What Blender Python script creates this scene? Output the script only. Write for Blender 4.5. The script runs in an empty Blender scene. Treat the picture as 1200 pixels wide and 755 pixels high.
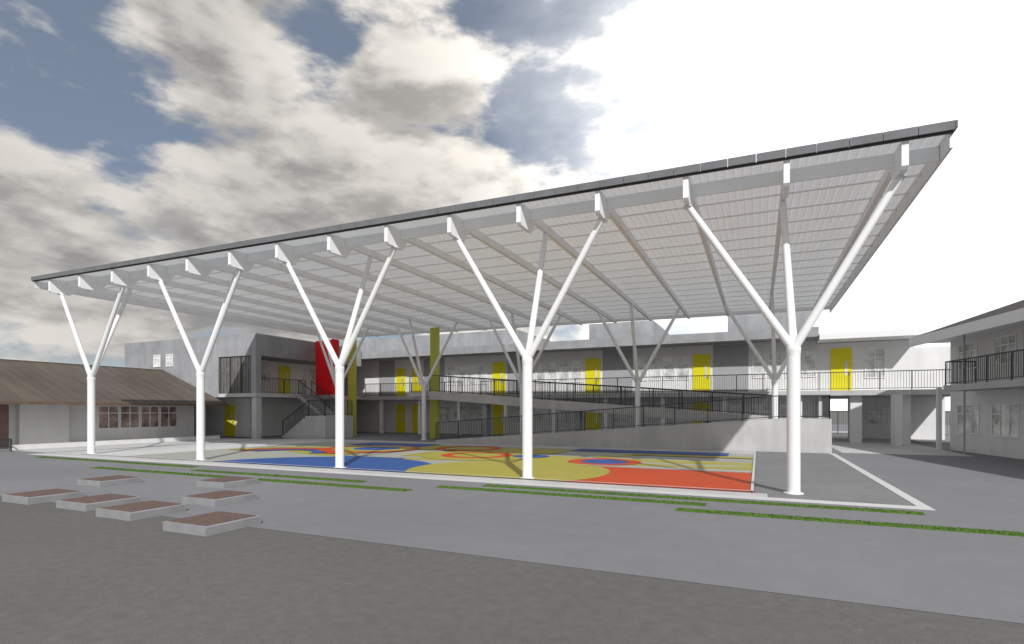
import bpy, math, random
from mathutils import Vector
random.seed(7)
sc=bpy.context.scene
COL=sc.collection
sc.view_settings.view_transform='Standard'
sc.view_settings.look='None'
sc.view_settings.exposure=0

# ------------------------------------------------------------ materials
def mat(name,c,rough=0.7,var=0.12,scale=1.5,bump=0.0,bscale=40,metal=0.0,spec=0.4,stain=0.0,trans=0.0,streak=0.0,cell=0.0):
    m=bpy.data.materials.new(name); m.use_nodes=True
    nt=m.node_tree; N=nt.nodes; L=nt.links
    b=N['Principled BSDF']
    b.inputs['Roughness'].default_value=rough
    b.inputs['Metallic'].default_value=metal
    b.inputs['Specular IOR Level'].default_value=spec
    tc=N.new('ShaderNodeTexCoord')
    n1=N.new('ShaderNodeTexNoise'); n1.inputs['Scale'].default_value=scale; n1.inputs['Detail'].default_value=8
    n1.inputs['Roughness'].default_value=0.65
    L.new(tc.outputs['Object'],n1.inputs['Vector'])
    r=N.new('ShaderNodeValToRGB')
    r.color_ramp.elements[0].position=0.3; r.color_ramp.elements[1].position=0.7
    lo=[max(0,x*(1-var)) for x in c]; hi=[min(1,x*(1+var)) for x in c]
    r.color_ramp.elements[0].color=(*lo,1); r.color_ramp.elements[1].color=(*hi,1)
    L.new(n1.outputs['Fac'],r.inputs['Fac'])
    out=r.outputs['Color']
    def mult(out,vec_scale,sc_,amt,a=.35,b2=.65):
        mp=N.new('ShaderNodeMapping'); mp.inputs['Scale'].default_value=vec_scale
        L.new(tc.outputs['Object'],mp.inputs['Vector'])
        n2=N.new('ShaderNodeTexNoise'); n2.inputs['Scale'].default_value=sc_; n2.inputs['Detail'].default_value=6
        L.new(mp.outputs['Vector'],n2.inputs['Vector'])
        r2=N.new('ShaderNodeValToRGB'); r2.color_ramp.elements[0].position=a; r2.color_ramp.elements[1].position=b2
        v=1-amt
        r2.color_ramp.elements[0].color=(v,v,v,1); r2.color_ramp.elements[1].color=(1,1,1,1)
        L.new(n2.outputs['Fac'],r2.inputs['Fac'])
        mx=N.new('ShaderNodeMix'); mx.data_type='RGBA'; mx.blend_type='MULTIPLY'; mx.inputs['Factor'].default_value=1
        L.new(out,mx.inputs['A']); L.new(r2.outputs['Color'],mx.inputs['B']); return mx.outputs['Result']
    if stain>0: out=mult(out,(1,1,1),0.18,stain)
    if streak>0: out=mult(out,(1,1,.12),2.5,streak,.4,.7)
    if cell>0: out=mult(out,(.06,1,.06),3.2,cell,.42,.58)
    L.new(out,b.inputs['Base Color'])
    if bump>0:
        n3=N.new('ShaderNodeTexNoise'); n3.inputs['Scale'].default_value=bscale; n3.inputs['Detail'].default_value=4
        L.new(tc.outputs['Object'],n3.inputs['Vector'])
        bp=N.new('ShaderNodeBump'); bp.inputs['Strength'].default_value=bump; bp.inputs['Distance'].default_value=0.02
        L.new(n3.outputs['Fac'],bp.inputs['Height']); L.new(bp.outputs['Normal'],b.inputs['Normal'])
    if trans>0:
        t=N.new('ShaderNodeBsdfTranslucent'); t.inputs['Color'].default_value=(.84,.86,.88,1)
        ms=N.new('ShaderNodeMixShader'); ms.inputs[0].default_value=trans
        L.new(b.outputs[0],ms.inputs[1]); L.new(t.outputs[0],ms.inputs[2])
        L.new(ms.outputs[0],N['Material Output'].inputs['Surface'])
    return m

M={}
M['white']=mat('white_paint',(0.84,0.85,0.86),0.5,0.02,2)
M['beam_white']=mat('beam_white',(0.92,0.93,0.94),0.8,0.01,2,spec=.2)
M['soffit']=mat('soffit_white',(0.92,0.93,0.94),0.8,0.01,1,spec=.2)
M['deck']=mat('roof_sheet_added_translucency',(0.87,0.885,0.90),0.8,0.02,1,trans=0.24,spec=.2)  # translucency added to brighten the canopy underside
M['wall']=mat('wall_white',(0.82,0.82,0.82),0.8,0.04,1.2,0.2,60,stain=0.06,streak=.06)
M['concrete']=mat('concrete',(0.38,0.39,0.41),0.85,0.14,1.0,0.3,30,stain=0.15,streak=.15)
M['concrete_light']=mat('concrete_light',(0.57,0.57,0.57),0.85,0.10,0.9,0.3,30,stain=0.12,streak=.10)
M['concrete_mid']=mat('concrete_mid',(0.28,0.28,0.29),0.85,0.12,3,0.3,30,stain=0.12)
M['grey_panel']=mat('grey_panel',(0.38,0.38,0.40),0.7,0.06,2)
M['fascia']=mat('grey_sheet',(0.17,0.175,0.185),0.7,0.15,2.0)
M['black']=mat('black_trim',(0.04,0.04,0.042),0.6,0.1,2)
M['rail']=mat('dark_steel',(0.07,0.07,0.075),0.5,0.1,3,metal=0.3)
M['yellow']=mat('yellow_paint',(0.76,0.68,0.01),0.5,0.04,2)
M['lime']=mat('lime_paint',(0.50,0.50,0.08),0.6,0.05,2)
M['red']=mat('red_paint',(0.90,0.010,0.02),0.5,0.05,1)
M['glass']=mat('window_glass',(0.66,0.67,0.62),0.10,0.6,1.5,spec=0.9)  # pale mottled colour imitates lit rooms and bright sky behind the panes
M['glass_red']=mat('window_glass_reddish',(0.34,0.25,0.23),0.12,0.85,1.6,spec=0.8)
M['curtain']=mat('curtain_glass',(0.15,0.15,0.145),0.4,0.35,4,spec=0.5)
M['court_grey']=mat('court_grey',(0.38,0.39,0.35),0.6,0.05,1.2,stain=0.1)
M['court_red']=mat('court_red',(0.56,0.065,0.008),0.6,0.06,1.2,stain=0.12)
M['court_yellow']=mat('court_yellow',(0.40,0.36,0.06),0.6,0.06,1.2,stain=0.12)
M['court_blue']=mat('court_blue',(0.028,0.095,0.34),0.6,0.08,1.2,stain=0.12)
M['court_line']=mat('court_line',(0.60,0.60,0.60),0.6,0.03,1)
M['asphalt']=mat('asphalt',(0.142,0.140,0.131),0.9,0.14,7,0.5,60,stain=0.12)
M['pave']=mat('pavement_grey',(0.22,0.22,0.235),0.85,0.05,2.0,0.25,50,stain=0.12)
M['pave_white']=mat('pavement_white',(0.55,0.55,0.55),0.8,0.05,1.0,0.2,50,stain=0.08)
M['pave_dark']=mat('pavement_dark',(0.22,0.22,0.23),0.85,0.08,1.2,0.2,50,stain=0.15)
M['grass']=mat('grass',(0.085,0.17,0.02),0.9,0.5,14,0.8,60)
M['tile']=mat('roof_sheet_brown',(0.14,0.118,0.098),0.85,0.08,1,0.2,30,spec=.2,stain=0.2,cell=.18)
M['tile_wood']=mat('timber_brown',(0.15,0.10,0.07),0.7,0.3,4)
M['wall_brown']=mat('rose_brown_paint',(0.26,0.17,0.15),0.7,0.2,2)
M['tile_grey']=mat('roof_shingle_grey',(0.09,0.085,0.083),0.95,0.25,4,0.4,30,spec=.05)
M['brick_top']=mat('planter_top',(0.14,0.09,0.078),0.8,0.4,12,0.6,30)
M['interior']=mat('interior_white',(0.82,0.82,0.80),0.8,0.03,1)
M['handle']=mat('handle_metal',(0.4,0.4,0.4),0.3,0.05,3,metal=0.9)

# ------------------------------------------------------------ mesh builder
class MB:
    def __init__(s): s.v=[]; s.f=[]; s.m=[]; s.mats=[]; s.cur=0; s.sm=[]
    def use(s,k):
        if k not in s.mats: s.mats.append(k)
        s.cur=s.mats.index(k); return s
    def add(s,vs,fs,smooth=False):
        o=len(s.v); s.v+= [tuple(v) for v in vs]
        for f in fs: s.f.append([o+i for i in f]); s.m.append(s.cur); s.sm.append(smooth)
    def box(s,x0,x1,y0,y1,z0,z1):
        s.add([(x0,y0,z0),(x1,y0,z0),(x1,y1,z0),(x0,y1,z0),(x0,y0,z1),(x1,y0,z1),(x1,y1,z1),(x0,y1,z1)],
              [(0,3,2,1),(4,5,6,7),(0,1,5,4),(1,2,6,5),(2,3,7,6),(3,0,4,7)])
    def beam(s,p0,p1,w,h):
        p0=Vector(p0); p1=Vector(p1); d=(p1-p0).normalized()
        up=Vector((0,0,1)); 
        if abs(d.z)>0.99: up=Vector((0,1,0))
        sd=d.cross(up).normalized()*w/2; uu=sd.normalized().cross(d).normalized()*h/2
        vs=[p0-sd-uu,p0+sd-uu,p0+sd+uu,p0-sd+uu,p1-sd-uu,p1+sd-uu,p1+sd+uu,p1-sd+uu]
        s.add(vs,[(0,1,2,3),(4,7,6,5),(0,4,5,1),(1,5,6,2),(2,6,7,3),(3,7,4,0)])
    def cyl(s,p0,p1,r0,r1,n=24):
        p0=Vector(p0); p1=Vector(p1); d=(p1-p0).normalized()
        a=d.orthogonal().normalized(); b=d.cross(a)
        vs=[];fs=[]
        for i in range(n):
            t=2*math.pi*i/n; vs.append(p0+(a*math.cos(t)+b*math.sin(t))*r0)
        for i in range(n):
            t=2*math.pi*i/n; vs.append(p1+(a*math.cos(t)+b*math.sin(t))*r1)
        for i in range(n): fs.append((i,(i+1)%n,n+(i+1)%n,n+i))
        s.add(vs,fs,True)
        s.add(vs[:n],[tuple(range(n))[::-1]]); s.add(vs[n:],[tuple(range(n))])
    def ball(s,c,r,n=16):
        vs=[];fs=[]
        m=n//2
        for j in range(m+1):
            ph=math.pi*j/m
            for i in range(n):
                t=2*math.pi*i/n
                vs.append((c[0]+r*math.sin(ph)*math.cos(t),c[1]+r*math.sin(ph)*math.sin(t),c[2]+r*math.cos(ph)))
        for j in range(m):
            for i in range(n):
                fs.append((j*n+i,(j+1)*n+i,(j+1)*n+(i+1)%n,j*n+(i+1)%n))
        s.add(vs,fs,True)
    def prism(s,pts,axis,a,b):
        n=len(pts)
        def P(p,t):
            return {'x':(t,p[0],p[1]),'y':(p[0],t,p[1]),'z':(p[0],p[1],t)}[axis]
        vs=[P(p,a) for p in pts]+[P(p,b) for p in pts]
        fs=[tuple(range(n))[::-1],tuple(range(n,2*n))]
        for i in range(n): fs.append((i,(i+1)%n,n+(i+1)%n,n+i))
        s.add(vs,fs)
    def railing(s,p0,p1,h=1.1,pitch=0.14,posts=1.5):
        p0=Vector(p0); p1=Vector(p1); L=(Vector((p1.x,p1.y,0))-Vector((p0.x,p0.y,0))).length
        s.beam(p0+Vector((0,0,h)),p1+Vector((0,0,h)),0.06,0.05)
        s.beam(p0+Vector((0,0,0.1)),p1+Vector((0,0,0.1)),0.035,0.035)
        n=max(1,int(L/posts))
        for i in range(n+1):
            q=p0.lerp(p1,i/n); s.box(q.x-.022,q.x+.022,q.y-.022,q.y+.022,q.z,q.z+h)
        n=int(L/pitch)
        for i in range(1,n):
            q=p0.lerp(p1,i/n); w=.008; s.box(q.x-w,q.x+w,q.y-w,q.y+w,q.z+.1,q.z+h-.02)
    def obj(s,name,parent=None,props=None,xf=None,recalc=True):
        me=bpy.data.meshes.new(name)
        vs=[xf(v) for v in s.v] if xf else s.v
        me.from_pydata(vs,[],s.f)
        for k in s.mats: me.materials.append(M[k])
        for p,i,sm in zip(me.polygons,s.m,s.sm): p.material_index=i; p.use_smooth=sm
        me.update()
        if recalc:
            import bmesh
            bm=bmesh.new(); bm.from_mesh(me); bmesh.ops.recalc_face_normals(bm,faces=bm.faces); bm.to_mesh(me); bm.free()
        o=bpy.data.objects.new(name,me); COL.objects.link(o)
        if parent: o.parent=parent
        if props:
            for k,v in props.items(): o[k]=v
        return o
def new(k): 
    return MB().use(k)
def thing(name,label,cat,loc=(0,0,0),group=None,rotz=0):
    e=bpy.data.objects.new(name,None); e.empty_display_size=.3; COL.objects.link(e)
    e.location=loc; e.rotation_euler=(0,0,rotz); e['label']=label; e['category']=cat
    if group: e['group']=group
    return e
def sheet(name,k,x0,x1,y0,y1,z):
    b=new(k); b.add([(x0,y0,z),(x1,y0,z),(x1,y1,z),(x0,y1,z)],[(0,1,2,3)])
    return b.obj(name,None,{'kind':'structure'})

# ------------------------------------------------------------ ground
sheet('ground','asphalt',-1500,1500,-200,2500,0.0)
sheet('pavement','pave',-120,90,6.6,90,0.004)
sheet('white_pavement','pave_white',-60,-30.5,14.2,27,0.010)
b=new('court_line')
b.box(-30.2,3.22,13.34,13.72,0.004,0.012); b.box(3.0,3.22,13.72,28.9,0.004,0.012)
b.obj('painted_white_line',None,{'kind':'structure'})
sheet('concrete_apron','concrete_light',-30.2,0.2,13.74,14.33,0.010)
sheet('concrete_apron','pave_dark',0.21,2.98,13.74,14.33,0.010)
sheet('concrete_apron','pave_dark',-0.08,2.98,14.34,28.9,0.010)
sheet('concrete_apron','pave_white',-30.2,-28.02,14.34,28.9,0.010)
sheet('concrete_apron','concrete_light',-28.0,-0.1,26.82,28.9,0.010)
sheet('passage_paving','concrete_light',3.6,8.5,29.5,60,0.010)

# painted court
X0,X1,Y0,Y1=-28.0,-0.1,14.35,26.8
cb=MB(); zc=[0.012]
def cl(p): return (min(max(p[0],X0),X1),min(max(p[1],Y0),Y1),zc[0])
def lay(k,pts): 
    cb.use(k); zc[0]+=0.0015; cb.add([cl(p) for p in pts],[tuple(range(len(pts)))])
def rect(k,a,b_,c,d): lay(k,[(a,c),(b_,c),(b_,d),(a,d)])
def disc(k,cx,cy,r,a0=0,a1=360,n=64):
    pts=[(cx+r*math.cos(math.radians(a0+(a1-a0)*i/n)),cy+r*math.sin(math.radians(a0+(a1-a0)*i/n))) for i in range(n+(a1-a0<360))]
    if a1-a0<360 and a1-a0!=180: pts.append((cx,cy))
    lay(k,pts)
def ring(k,cx,cy,r0,r1,a0=0,a1=360,n=96):
    cb.use(k); zc[0]+=0.0015
    A=[math.radians(a0+(a1-a0)*i/n) for i in range(n+1)]
    vs=[cl((cx+r0*math.cos(a),cy+r0*math.sin(a))) for a in A]+[cl((cx+r1*math.cos(a),cy+r1*math.sin(a))) for a in A]
    cb.add(vs,[(i,i+1,n+2+i,n+1+i) for i in range(n)])
rect('court_grey',X0,X1,Y0,Y1)
rect('court_line',X0,-25.0,Y0,Y1)
ring('court_yellow',-15.0,30.0,11.2,12.0,225,330)
rect('court_yellow',-14.5,X1,19.6,22.2)
ring('court_grey',-2.5,26.5,5.6,6.2,190,290)
rect('court_red',-6.0,X1,14.35,18.7)
disc('court_blue',-14.4,13.4,5.0)
rect('court_blue',-16.5,-13.2,17.2,18.6)
disc('court_yellow',-7.6,16.4,3.35)
disc('court_yellow',-11.2,21.3,2.6)
ring('court_red',-5.4,20.5,.9,1.4)
disc('court_blue',-5.4,20.5,.9)
ring('court_red',-11.3,21.2,1.1,1.6)
disc('court_blue',-8.9,21.6,.8)
rect('court_yellow',-16.5,-8.4,23.0,25.8)
rect('court_blue',-21.5,-16.6,24.6,26.8)
rect('court_blue',-8.3,-1.2,25.2,26.8)
rect('court_yellow',-5.1,X1,24.0,24.8)
ring('court_yellow',-20.4,18.6,3.1,3.9,10,175)
ring('court_red',-20.4,18.6,2.2,3.0,10,175)
ring('court_blue',-20.4,18.6,1.5,2.1,10,175)
disc('court_red',-18.0,22.2,2.5)
disc('court_yellow',-17.9,22.4,2.0)
disc('court_blue',-17.8,22.5,1.2)
ring('court_red',-13.6,24.6,1.2,1.7)
for (a,b_,c,d) in [(X0,X1,Y0,Y0+.07),(X0,X1,Y1-.07,Y1),(X1-.07,X1,Y0,Y1),(X0,X0+.07,Y0,Y1),(-14.1,-14.03,18.6,Y1),(-5.9,X1,18.75,18.82),(-5.9,X1,22.93,23.0)]:
    rect('court_line',a,b_,c,d)
cb.obj('painted_court',None,{'kind':'structure'},recalc=False)

# grass strips
for (xa,xb,yc) in [(-28,-18,12.75),(-6.6,2.9,12.80),(-17,-10,12.05),(-7.6,-1.0,12.1),(-21,-7.9,11.2),(-1.5,12,11.3)]:
    g=new('grass'); w=.16
    g.box(xa,xb,yc-w,yc+w,0.002,0.02)
    random.seed(int(xa*10)+500)
    n=int((xb-xa)*260)
    for i in range(n):
        x=random.uniform(xa,xb); y=random.uniform(yc-w,yc+w); h=random.uniform(.008,.02); a=random.uniform(0,3.14); r=.014
        dx,dy=math.cos(a)*r,math.sin(a)*r
        g.add([(x-dx,y-dy,.02),(x+dx,y+dy,.02),(x+random.uniform(-.02,.02),y+random.uniform(-.02,.02),.02+h)],[(0,1,2)])
    g.obj('grass_strip',None,{'kind':'stuff','label':'narrow strip of green grass set in grey paving','category':'grass'},recalc=False)

# ------------------------------------------------------------ canopy
def zt(x): return (3.69-x)*0.0092
ZR=7.96
def shear(v): return (v[0],v[1],v[2]+ZR+zt(v[0]))
BX=[2.86,0.60,-1.635,-3.88,-6.16,-8.43,-10.75,-13.11,-15.5,-17.89,-20.28,-22.65,-25.1,-27.5,-29.87]
RX0,RX1,RY0,RY1=-31.15,3.69,14.0,35.0
can=thing('canopy_roof','large flat white sports court canopy roof with dark metal edge','roof')
b=new('deck'); prof=[]
x=RX0+.06
while x<RX1-.25:
    prof+=[(x,-.15),(x+.13,-.15),(x+.15,-.137),(x+.18,-.137)]; x+=.20
prof.append((RX1-.06,-.15))
vs=[(p[0],RY0+.03,p[1]) for p in prof]+[(p[0],RY1,p[1]) for p in prof]; n=len(prof)
b.add(vs,[(i,i+1,n+i+1,n+i) for i in range(n-1)])
b.obj('roof_deck',can,xf=shear)
b=new('fascia'); NP=56; st_=(RX1-RX0)/NP
for i in range(NP):
    x=RX0+i*st_; b.box(x+.006,x+st_-.006,RY0-.10,RY0-.005,-.185,0.0)
b.use('black'); b.box(RX0+.01,RX1-.01,RY0-.05,RY0+.02,-.22,-.187)
b.obj('gutter_fascia',can,xf=shear)
b=new('fascia'); b.box(RX1+.002,RX1+.04,RY0-.10,RY1,-.155,0.0); b.use('white'); b.box(RX1-.06,RX1,RY0+.05,RY1,-.50,-.10)
b.obj('side_fascia',can,xf=shear)
b=new('white'); b.box(RX0,RX0+.06,RY0+.05,RY1,-.50,-.0); b.obj('side_fascia',can,xf=shear)
b=new('white'); b.box(RX0+.07,RX1-.07,RY1-.06,RY1-.001,-.32,-.155); b.obj('rear_fascia',can,xf=shear)
BD=.40
for x in BX:
    b=new('beam_white'); w=.065
    pts=[(RY0+.02,-.225),(RY0+.02,-.74),(RY0+.08,-.80),(14.85,-.80),(15.15,-BD),(RY1-.1,-BD),(RY1-.1,-.155),(RY0+.3,-.155)]
    b.prism(pts,'x',x-w,x+w); b.obj('beam',can,xf=shear)
YP=[14.75]+[16.3+1.25*k for k in range(15)]+[34.6]
for i,y in enumerate(YP):
    xs=[RX1-.07]+BX+[RX0+.07]
    b=new('soffit'); dp=.48 if y==14.75 else (.30 if y==34.6 else .19)
    for a,c in zip(xs[:-1],xs[1:]):
        x1=a-(0 if a==xs[0] else .068); x0=c+(0 if c==xs[-1] else .068)
        b.box(x0,x1,y-.03,y+.03,-dp,-.155)
    b.obj('purlin',can,xf=shear)

# ------------------------------------------------------------ tree columns
def tree_column(x,y,bi,back,lab):
    e=thing('branching_column',lab,'column',(x,y,0),group='branching columns carrying the canopy')
    b=new('white')
    b.cyl((0,0,0.012),(0,0,.035),.22,.22,28)
    b.cyl((0,0,.035),(0,0,3.3),.148,.148,28); b.cyl((0,0,3.3),(0,0,3.45),.148,.165,28)
    b.ball((0,0,3.45),.165,20)
    b.obj('trunk',e)
    dy=-.1 if back>0 else .25
    tops=[(BX[bi-1],y+dy),(BX[bi+1],y+dy),(BX[bi],y+back)]
    for k,(tx,ty) in enumerate(tops):
        z=ZR+zt(tx)-(.79 if (k<2 and back>0) else BD-.01)
        b=new('white'); p1=Vector((tx-x,ty-y,z)); p0=Vector((0,0,3.45))
        b.cyl(p0,p1,.100,.082,20)
        if k<2 and back>0: b.box(p1.x-.10,p1.x+.10,p1.y-.13,p1.y+.13,p1.z-.035,p1.z-.022)
        b.obj('branch',e)
CX=[0.77,-6.13,-13.15,-20.28,-27.67]
for i,cx in enumerate(CX):
    tree_column(cx,14.6,1+3*i,1.6,'round white steel column forking into branches beside painted court')
    tree_column(cx,30.5,1+3*i,-1.6,'white branching steel column rising beside concrete ramp')

# ------------------------------------------------------------ planter blocks
def block(cx,cy,lab='low square concrete seat block with reddish brown top',s=1.05,h=.15,rz=0):
    e=thing('seat_block',lab,'bench',(cx,cy,0),group='low concrete blocks on the pavement',rotz=rz)
    b=new('concrete_mid'); hs=s/2
    b.prism([(-hs,.0),(hs,.0),(hs,h-.015),(hs-.015,h),(-hs+.015,h),(-hs,h-.015)],'y',-hs,hs); b.obj('base',e)
    b=new('brick_top'); b.box(-hs+.05,hs-.05,-hs+.05,hs-.05,h-.01,h+.008); b.obj('seat',e)
for (x,y) in [(-8.5,6.35),(-10.85,6.6),(-10.75,8.2),(-12.6,6.8),(-14.6,6.75),(-16.1,8.95),(-12.95,10.1)]:
    block(x,y)

# ------------------------------------------------------------ windows, doors
def window(par,x,y,z,w,h,n=2,facing='-y',gl='glass'):
    fr=.06
    def T(v):
        if facing=='-y': return (x+v[0],y+v[1],z+v[2])
        if facing=='+x': return (x-v[1],y+v[0],z+v[2])
        if facing=='-x': return (x+v[1],y-v[0],z+v[2])
    b=new(gl); b.box(-w/2+fr,w/2-fr,-.012,-.004,fr,h-fr)
    g=b.obj('window',par,xf=T)
    b=new('white')
    b.box(-w/2,-w/2+fr,-.05,-.002,0,h); b.box(w/2-fr,w/2,-.05,-.002,0,h)
    b.box(-w/2+fr,w/2-fr,-.05,-.002,0,fr); b.box(-w/2+fr,w/2-fr,-.05,-.002,h-fr,h)
    for i in range(1,n):
        xx=-w/2+w*i/n; b.box(xx-.025,xx+.025,-.045,-.002,fr,h-fr)
    b.box(-w/2+fr,w/2-fr,-.042,-.003,h*.66,h*.66+.05)
    b.obj('frame',g,xf=T)
def door(par,x,y,z,w=1.1,h=2.7,facing='-y'):
    def T(v):
        if facing=='-y': return (x+v[0],y+v[1],z+v[2])
        if facing=='+x': return (x-v[1],y+v[0],z+v[2])
    b=new('yellow'); b.box(-w/2,w/2,-.06,-.002,0.01,h); 
    b.box(-w/2+.1,w/2-.1,-.066,-.058,2.1,2.12)
    b.use('glass'); b.box(w/2-.38,w/2-.24,-.066,-.058,1.0,1.9)
    d=b.obj('door',par,xf=T)
    b=new('handle'); b.box(w/2-.17,w/2-.13,-.12,-.062,1.0,1.18); b.obj('handle',d,xf=T)

# ------------------------------------------------------------ rear building
rb=thing('school_building','two storey white school building with yellow doors and gallery','building')
FY=40.0
b=new('wall')
b.box(-48,3.4,FY,50,0.0,2.9)
b.box(-48,3.4,FY,50,3.22,6.55); b.box(3.402,8.6,FY,50,3.22,6.3); b.box(8.602,11.5,FY,50,3.22,5.8)
b.box(5.9,11.5,45.5,45.8,0,2.89)
b.obj('wall',rb)
b=new('concrete_light'); b.box(-46.6,11.5,38.003,50,2.9,3.2); b.obj('gallery_slab',rb)
b=new('concrete'); b.box(-48,3.4,38.2,50,6.55,7.15); b.obj('roof_parapet',rb)
for a,c in [(-48,-18.2),(-12.0,-7.1),(-1.94,3.3)]:
    b=new('concrete'); b.box(a,c,41,49,7.15,8.7); b.obj('roof_plant_room',rb)
b=new('white'); b.box(3.42,8.75,38.0,50,6.33,6.68); b.obj('roof_slab',rb)
b=new('rail'); b.railing((-31.4,38.08,3.2),(-21.7,38.08,3.2)); b.obj('railing',rb)
b=new('rail'); b.railing((-20.0,38.08,3.2),(11.2,38.08,3.2)); b.obj('railing',rb)
for x in [-30,-26,-22.2,-18,-14,-10,-6,-2,2.4]:
    b=new('white'); b.box(x-.13,x+.13,38.4,38.66,.0,2.9); b.obj('pillar',rb)
for x,w in [(5.4,.30),(7.9,.22)]:
    b=new('wall'); b.box(x-w,x+w,38.5,39.0,.0,2.9); b.obj('pillar',rb)
b=new('wall'); b.box(3.42,3.7,38.4,44,.0,2.9); b.obj('pillar',rb)
DX=[-19.3,-11.4,-3.6]
for x in DX+[4.8]:
    door(rb,x,FY,3.22,1.15,2.72)
for x in DX:
    door(rb,x,FY,0.01,1.15,2.5)
    b=new('grey_panel'); b.box(x+.75,x+3.0,FY-.03,FY-.002,3.22,6.5); b.obj('wall_panel',rb)
    for k in range(4):
        window(rb,x+3.65+.98*k,FY,4.15,.82,1.7,1)
    for k in range(3):
        window(rb,x+2.2+1.55*k,FY,1.0,1.3,1.4,2)
for k in range(4): window(rb,-23.8+.98*k,FY,4.15,.82,1.7,1)
for k in range(3): window(rb,-24.5+1.55*k,FY,1.0,1.3,1.4,2)
window(rb,6.6,FY,4.0,1.1,1.9,2)
window(rb,8.0,45.5,1.0,1.8,1.3,3)
for x in (-29.0,-27.3):
    door(rb,x,FY,3.22,.95,2.5); door(rb,x,FY,.01,.95,2.5)
b=new('grey_panel'); b.box(-31.4,-29.7,FY-.03,FY-.002,3.22,6.5); b.obj('wall_panel',rb)
b=new('grey_panel'); b.box(-26.6,-24.5,FY-.03,FY-.002,3.22,6.5); b.obj('wall_panel',rb)
b=new('concrete_light'); b.box(-21.7,-20.0,32.2,37.98,2.92,3.19); b.obj('bridge_slab',rb)

# lime panels
for x0,x1 in [(-21.55,-20.9),(-29.1,-28.45)]:
    e=thing('wall_fin','tall lime green vertical panel reaching the canopy','panel',(x0,33.2,0),group='lime green vertical panels')
    b=new('lime'); b.box(0,x1-x0,0,.25,0,7.95); b.obj('panel',e)

# ------------------------------------------------------------ ramp
rp=thing('access_ramp','switchback concrete ramp with dark steel railings','ramp')
YA,YB,YC,YD=28.95,30.3,30.7,32.1
XL,XR,XE=-18.4,0.9,3.1
b=new('concrete_light')
b.prism([(XL,0.0),(XR,0.0),(XR,1.6),(XL,0.12)],'y',YA,YB)
b.box(XR+.002,XE,YA,YD,0,1.6)
b.obj('lower_flight',rp)
b=new('concrete'); b.box(XR-.3,XR-.002,YB+.002,YC-.002,0,1.5); b.obj('support_wall',rp)
for x,h in [(-16,2.5),(-9.8,2.0),(-2.5,1.45)]:
    b=new('concrete'); b.box(x-.15,x+.15,YC+.3,YC+.9,0,h); b.obj('support_pillar',rp)
b=new('concrete_light')
xs0,xs1=-20.0,XR
b.add([(xs0,YC,2.75),(xs1,YC,1.15),(xs1,YD,1.15),(xs0,YD,2.75),(xs0,YC,3.27),(xs1,YC,1.67),(xs1,YD,1.67),(xs0,YD,3.27)],
      [(0,3,2,1),(4,5,6,7),(0,1,5,4),(1,2,6,5),(2,3,7,6),(3,0,4,7)])
b.box(-21.7,-20.002,YC,32.19,2.93,3.2)
b.obj('upper_flight',rp)
def rl(p,q,pitch=.11):
    b=new('rail'); b.railing(p,q,1.1,pitch); b.obj('railing',rp)
rl((XL,YA+.08,.12),(XR,YA+.08,1.6)); rl((XR,YA+.08,1.6),(XE-.08,YA+.08,1.6)); rl((XE-.08,YA+.08,1.6),(XE-.08,YD-.08,1.6))
rl((xs0,YC+.08,3.25),(XR,YC+.08,1.65)); rl((xs0,YD-.08,3.25),(XR,YD-.08,1.65),.18); rl((XR,YD-.08,1.6),(XE-.08,YD-.08,1.6))
rl((-21.6,YC+.08,3.2),(xs0,YC+.08,3.2))

# ------------------------------------------------------------ left wing
lw=thing('concrete_wing','grey concrete upper block over open ground storey','building')
b=new('concrete'); b.box(-46.6,-31.8,27,38,5.85,7.4)
b.box(-46.6,-35.6,27,38,2.95,5.848)
b.obj('upper_block',lw)
b=new('concrete_light'); b.box(-35.598,-31.8,27,38,2.95,3.2); b.obj('floor_slab',lw)
b=new('concrete'); b.box(-32.25,-31.8,27,27.45,3.202,5.848); b.obj('corner_pillar',lw)
b=new('curtain')
x=-35.55
k=0
while x<-32.3:
    b.box(x,x+.12,27.08+.03*(k%2),27.12+.03*(k%2),3.22,5.84); x+=.14; k+=1
b.obj('curtain_window',lw)
b=new('rail'); 
for x in (-35.5,-34.4,-33.3,-32.3): b.box(x-.03,x+.03,27.02,27.07,3.21,5.84)
b.obj('window_frame',lw)
b=new('interior'); b.box(-34.6,-34.5,27.6,38,3.21,5.84); b.obj('inner_wall',lw)
door(lw,-34.49,32.0,3.22,1.1,2.3,'+x'); window(lw,-34.49,29.6,4.1,2.0,1.4,3,'+x'); window(lw,-34.49,35,4.1,2.0,1.4,3,'+x')
b=new('rail'); b.railing((-31.88,27.5,3.2),(-31.88,31.6,3.2)); b.obj('railing',lw)
for x in (-42.5,-41.0): window(lw,x,27,5.35,.8,.95,2)
b=new('wall'); b.box(-46.6,-34.8,29,38,0,2.94); b.obj('ground_wall',lw)
b=new('interior'); b.box(-34.8,-31.8,36.0,36.2,0,2.94); b.obj('inner_wall',lw)
for (x,y) in [(-38.2,27.3),(-32.1,27.3),(-32.1,32.2)]:
    b=new('concrete_light'); b.box(x-.22,x+.22,y-.2,y+.25,0,2.948); b.obj('pillar',lw)
door(lw,-36.9,29,.01,1.1,2.4)

# red panel
e=thing('red_wall_panel','bright red flat wall panel above the outdoor stair','wall',(-31.7,32.5,3.2))
b=new('red'); b.box(0,2.05,0,.18,0,4.25); b.box(2.051,2.2,-.5,.18,0,4.25)
b.obj('panel',e)

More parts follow.
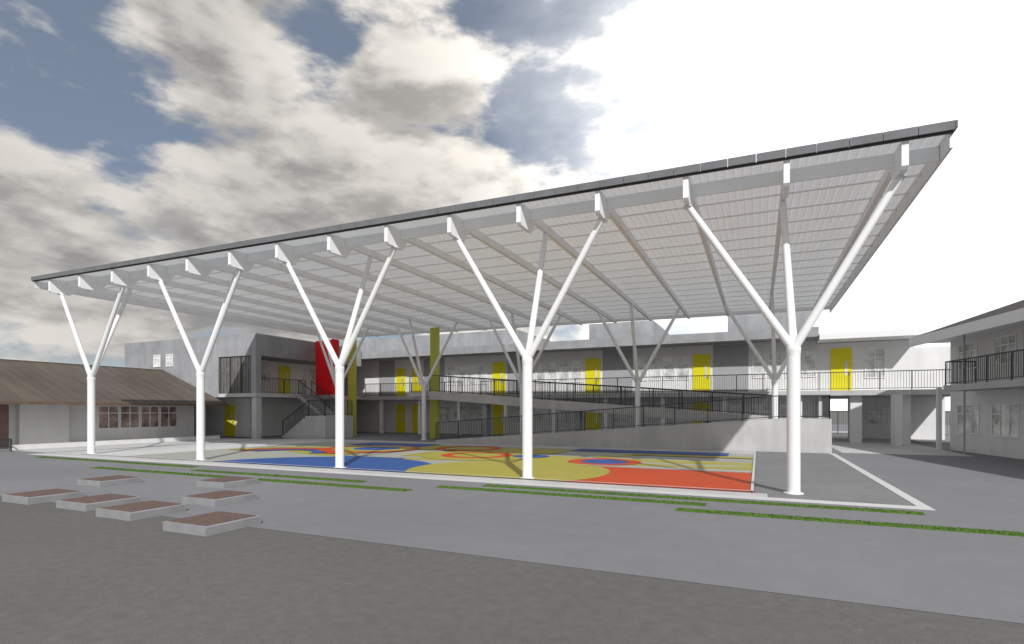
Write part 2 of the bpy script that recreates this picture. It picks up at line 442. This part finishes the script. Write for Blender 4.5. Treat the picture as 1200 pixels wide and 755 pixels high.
# stair
st=thing('outdoor_stair','concrete outdoor stair with dark railings and landing','stairs')
b=new('concrete_light')
for i in range(9):
    b.box(-31.7+.28*i,-31.7+.28*(i+1)-.001,29.2,30.6,0,.178*(i+1))
b.obj('lower_flight',st)
b=new('concrete_light'); b.box(-29.18,-27.6,29.2,32.1,0,1.6); b.obj('landing',st)
b=new('concrete_light')
for i in range(9):
    b.box(-29.18-.28*(i+1)+.001,-29.18-.28*i,30.7,32.1,1.6+.178*i-.15,1.6+.178*(i+1))
b.obj('upper_flight',st)
for p,q in [((-31.7,29.25,.1),(-29.18,29.25,1.6)),((-29.18,29.25,1.6),(-27.65,29.25,1.6)),((-27.65,29.25,1.6),(-27.65,32,1.6)),((-29.18,30.75,1.6),(-31.7,30.75,3.2)),((-29.18,32.05,1.6),(-31.7,32.05,3.2))]:
    b=new('rail'); b.railing(p,q,1.1,.11); b.obj('railing',st)

# ------------------------------------------------------------ low house
hs=thing('low_house','single storey white house with brown pitched roof','house')
b=new('wall'); b.box(-46,-36.5,-5,25.8,0,2.75); 
b.prism([(-46,2.75),(-36.5,2.75),(-41.3,4.75)],'y',25.6,25.79)
b.box(-36.498,-36.1,15.6,17.9,0,2.6)
b.obj('wall',hs)
b=new('tile')
def roofplane(b,xe,ze,xr,zr,y0,y1,th=.12):
    b.prism([(xe,ze),(xr,zr),(xr,zr-th),(xe,ze-th)],'y',y0,y1)
XEV,ZEV=-34.5,2.45
roofplane(b,XEV,ZEV,-41.5,5.05,-6,26.88); roofplane(b,-47.5,2.7,-41.502,5.05,-6,26.88)
b.box(-41.6,-41.4,-6,26.8,5.0,5.09)
b.obj('roof',hs)
b=new('tile_wood'); 
b.prism([(XEV,ZEV-.13),(XEV,ZEV-.02),(-41.5,5.03),(-41.5,4.78)],'y',26.89,26.94)
b.box(XEV+.01,XEV+.05,-6,26.94,ZEV-.14,ZEV)
b.obj('fascia_board',hs)
for i in range(4): window(hs,-36.5,20.2+1.25*i,.85,1.2,1.45,2,'+x','glass_red')
b=new('wall_brown'); b.box(-36.5,-36.46,12.4,15.3,.05,2.3); b.obj('door',hs)  # reddish brown stretch of house wall, made as a flat panel
for y in (18.3,25.4):
    b=new('grey_panel'); b.cyl((-34.8,y,0),(-34.8,y,2.4),.04,.04,10); b.obj('post',hs)
lwall=thing('low_wall','low white kerb wall beside the house','wall',(-34.2,14.5,0))
b=new('wall'); b.box(-.1,.1,0,11.5,0,.25); b.obj('wall',lwall)
f=thing('metal_fence','short dark steel fence panel on white pavement','fence',(-32.9,13.9,0))
b=new('rail'); b.railing((0,0,.0),(-3.5,.4,.0),.6,.15); b.obj('railing',f)

# ------------------------------------------------------------ right building (rotated)
ang=math.radians(11.0)
rg=thing('gallery_building','two storey white building with steel gallery and shingle roof','building',(7.6,33.4,0),rotz=ang)
GE=-1.77; WX=1.3
b=new('wall'); b.box(WX,9,-22,.35,0,2.9); b.box(WX,9,-22,.35,3.17,5.6); b.obj('wall',rg)
b=new('concrete_light'); b.box(0,9,-22,GE,2.902,3.168); b.box(WX,9,GE+.002,.35,2.902,3.168); b.obj('gallery_slab',rg)
b=new('rail'); b.railing((.08,-22,3.17),(.08,GE-.05,3.17)); b.railing((.08,GE-.05,3.17),(WX-.02,GE-.05,3.17)); b.obj('railing',rg)
b=new('tile_grey'); 
b.prism([(-.35,5.72),(4.5,7.45),(9.4,5.7),(9.4,5.6),(4.5,7.3),(-.35,5.6)],'y',-22.5,.6)
b.obj('roof',rg)
b=new('wall'); b.prism([(WX,5.62),(8.9,5.62),(4.5,7.25),],'y',.15,.34); b.obj('gable_wall',rg)
b=new('white'); b.box(-.42,-.36,-22.5,.6,5.25,5.70); b.box(-.35,WX-.01,-22.4,.5,5.42,5.50); b.obj('eave_board',rg)
for y in (-14,-8.5,-3.2):
    b=new('grey_panel'); b.cyl((.14,y,0),(.14,y,5.42),.04,.04,12); b.obj('post',rg)
b=new('wall'); b.box(0.02,.4,3.3,3.8,0,2.9); b.obj('pillar',rg)
b=new('wall'); b.box(.5,.68,-.2,-.02,0,3.15); b.obj('pillar',rg)
for y in (-1.2,-3.9,-6.8,-9.8): window(rg,WX,y,.85,1.8,1.45,3,'-x'); window(rg,WX,y,3.95,1.5,1.25,3,'-x')
b=new('grey_panel'); b.box(WX-.04,WX-.01,-5.7,-5.1,3.2,5.4); b.obj('wall_panel',rg)

# far fence in the passage
ff=thing('steel_fence','dark steel fence at the end of the covered passage','fence',(0,52,0))
b=new('rail'); b.railing((-4,0,0),(16,0,0),1.9,.16,2.5); b.obj('railing',ff)

# ------------------------------------------------------------ world
w=bpy.data.worlds.new('World'); sc.world=w; w.use_nodes=True
nt=w.node_tree; N=nt.nodes; L=nt.links
bg=N['Background']; bg.inputs['Strength'].default_value=1.15
sunv=Vector((0.50,-0.80,0)); sunv.normalize(); EL=math.radians(37)
sky=N.new('ShaderNodeTexSky'); sky.sky_type='NISHITA'; sky.sun_disc=False
sky.sun_elevation=EL; sky.sun_rotation=math.atan2(sunv.x,sunv.y)
def math_(op,a,b_=None,c=None):
    n=N.new('ShaderNodeMath'); n.operation=op
    for i,v in enumerate((a,b_,c)):
        if v is None: continue
        if isinstance(v,(int,float)): n.inputs[i].default_value=v
        else: L.new(v,n.inputs[i])
    return n.outputs[0]
def vm(op,a,b_=None):
    n=N.new('ShaderNodeVectorMath'); n.operation=op
    for i,v in enumerate((a,b_)):
        if v is None: continue
        if isinstance(v,tuple): n.inputs[i].default_value=v
        else: L.new(v,n.inputs[i])
    return n
def mix(f,a,b_):
    n=N.new('ShaderNodeMix'); n.data_type='RGBA'
    if isinstance(f,(int,float)): n.inputs['Factor'].default_value=f
    else: L.new(f,n.inputs['Factor'])
    for k,v in (('A',a),('B',b_)):
        if isinstance(v,tuple): n.inputs[k].default_value=(*v,1)
        else: L.new(v,n.inputs[k])
    return n.outputs['Result']
def ramp(v,a,b_):
    n=N.new('ShaderNodeMapRange'); n.interpolation_type='SMOOTHSTEP'
    L.new(v,n.inputs[0]); n.inputs[1].default_value=a; n.inputs[2].default_value=b_; return n.outputs[0]
tc=N.new('ShaderNodeTexCoord'); D=vm('NORMALIZE',tc.outputs['Generated']).outputs[0]
sep=N.new('ShaderNodeSeparateXYZ'); L.new(D,sep.inputs[0])
P=vm('MULTIPLY',D,(1.0,1.0,2.4)).outputs[0]
def fbm(scale,off=(0,0,0),det=12,ro=.56):
    a=vm('ADD',P,off).outputs[0]
    n=N.new('ShaderNodeTexNoise'); n.inputs['Scale'].default_value=scale; n.inputs['Detail'].default_value=det
    n.inputs['Roughness'].default_value=ro; n.inputs['Distortion'].default_value=0
    L.new(a,n.inputs['Vector']); return n.outputs['Fac']
base=(5.3,2.2,0.62)
S=4.2
n1=fbm(S,base)
n2=fbm(S,(base[0]+.025,base[1],base[2]+.075))
def dot(v): return vm('DOT_PRODUCT',D,v).outputs['Value']
def azel(az,el):
    a=math.radians(az); e=math.radians(el)
    return (math.sin(a)*math.cos(e),math.cos(a)*math.cos(e),math.sin(e))
dens=math_('ADD',n1,-.010)
BL=[(-47,27,14,.13),(-40,20,12,.12),(-60,16,14,.12),(-50,13,13,.12),(-36,16,12,.12),(-30,24,8,.12),(-24,18,12,.12),
    (-66,9,9,.10),(-54,33,9,.08),(-34,33,8,.08),(-62,26,9,-.11),(-68,22,6,-.05),(-41,35,4.5,-.10),(-23,28,5,-.11),(-66,4,6,-.12),(-54,19,3.5,-.10),(-58,11,3.5,-.07),
    (90,30,50,.10),(180,25,60,.08),(-120,25,50,.08)]
for az,el,r,wt in BL:
    rr=math.cos(math.radians(r))
    dens=math_('ADD',dens,math_('MULTIPLY',ramp(dot(azel(az,el)),rr,1-(1-rr)*.12),wt))
mask=ramp(dens,.46,.59)
lit=ramp(math_('SUBTRACT',n1,n2),-.14,.12)
thick=ramp(dens,.58,.85)
shade=math_('MULTIPLY',lit,math_('SUBTRACT',1.0,math_('MULTIPLY',thick,.30)))
edge=math_('MULTIPLY',math_('SUBTRACT',1.0,ramp(dens,.53,.64)),.30)
shade=math_('MINIMUM',math_('ADD',shade,edge),1.0)
gd=dot((0.169,0.904,0.392))
warm=ramp(gd,.50,.88)
hi=mix(warm,(0.64,0.61,0.57),(0.88,0.83,0.76))
lo=mix(warm,(0.26,0.255,0.255),(0.38,0.36,0.335))
cloud=mix(shade,lo,hi)
skys=vm('MULTIPLY',sky.outputs['Color'],(0.065,0.065,0.065)).outputs[0]
sky2=mix(0.5,skys,(0.25,0.29,0.36))
col=mix(mask,sky2,cloud)
gl=ramp(math_('ADD',gd,math_('MULTIPLY',math_('SUBTRACT',n1,.5),.22)),.71,1.05)
glow=vm('SCALE',(1.0,1.0,1.0)); 
n=glow; n.inputs[0].default_value=(1.20,1.17,1.12); L.new(math_('POWER',gl,1.8),n.inputs['Scale'])
col=vm('ADD',col,glow.outputs[0]).outputs[0]
col=vm('MINIMUM',col,(1.3,1.3,1.3)).outputs[0]
hz=ramp(sep.outputs['Z'],0.10,0.0)
col=mix(math_('MULTIPLY',hz,.6),col,(0.70,0.72,0.75))
rz=math_('MULTIPLY',ramp(dot((0.45,0.89,0.0)),.80,.98),ramp(sep.outputs['Z'],.50,.12))
col=mix(rz,col,(1.15,1.15,1.15))
L.new(col,bg.inputs['Color'])

# sun
sd=bpy.data.lights.new('sun','SUN'); sd.energy=3.5; sd.angle=math.radians(1.0); sd.color=(1,.985,.96)
so=bpy.data.objects.new('sun',sd); COL.objects.link(so)
dirv=Vector((sunv.x*math.cos(EL),sunv.y*math.cos(EL),math.sin(EL)))
so.rotation_euler=dirv.to_track_quat('Z','Y').to_euler()

# camera
cd=bpy.data.cameras.new('camera'); cd.sensor_width=36; cd.lens=36*636/1200; cd.shift_y=103.5/1200
cd.clip_end=5000; cd.clip_start=.1
co=bpy.data.objects.new('camera',cd); COL.objects.link(co)
co.location=(0,0,2); co.rotation_euler=(math.radians(90),0,math.radians(24.4)); sc.camera=co
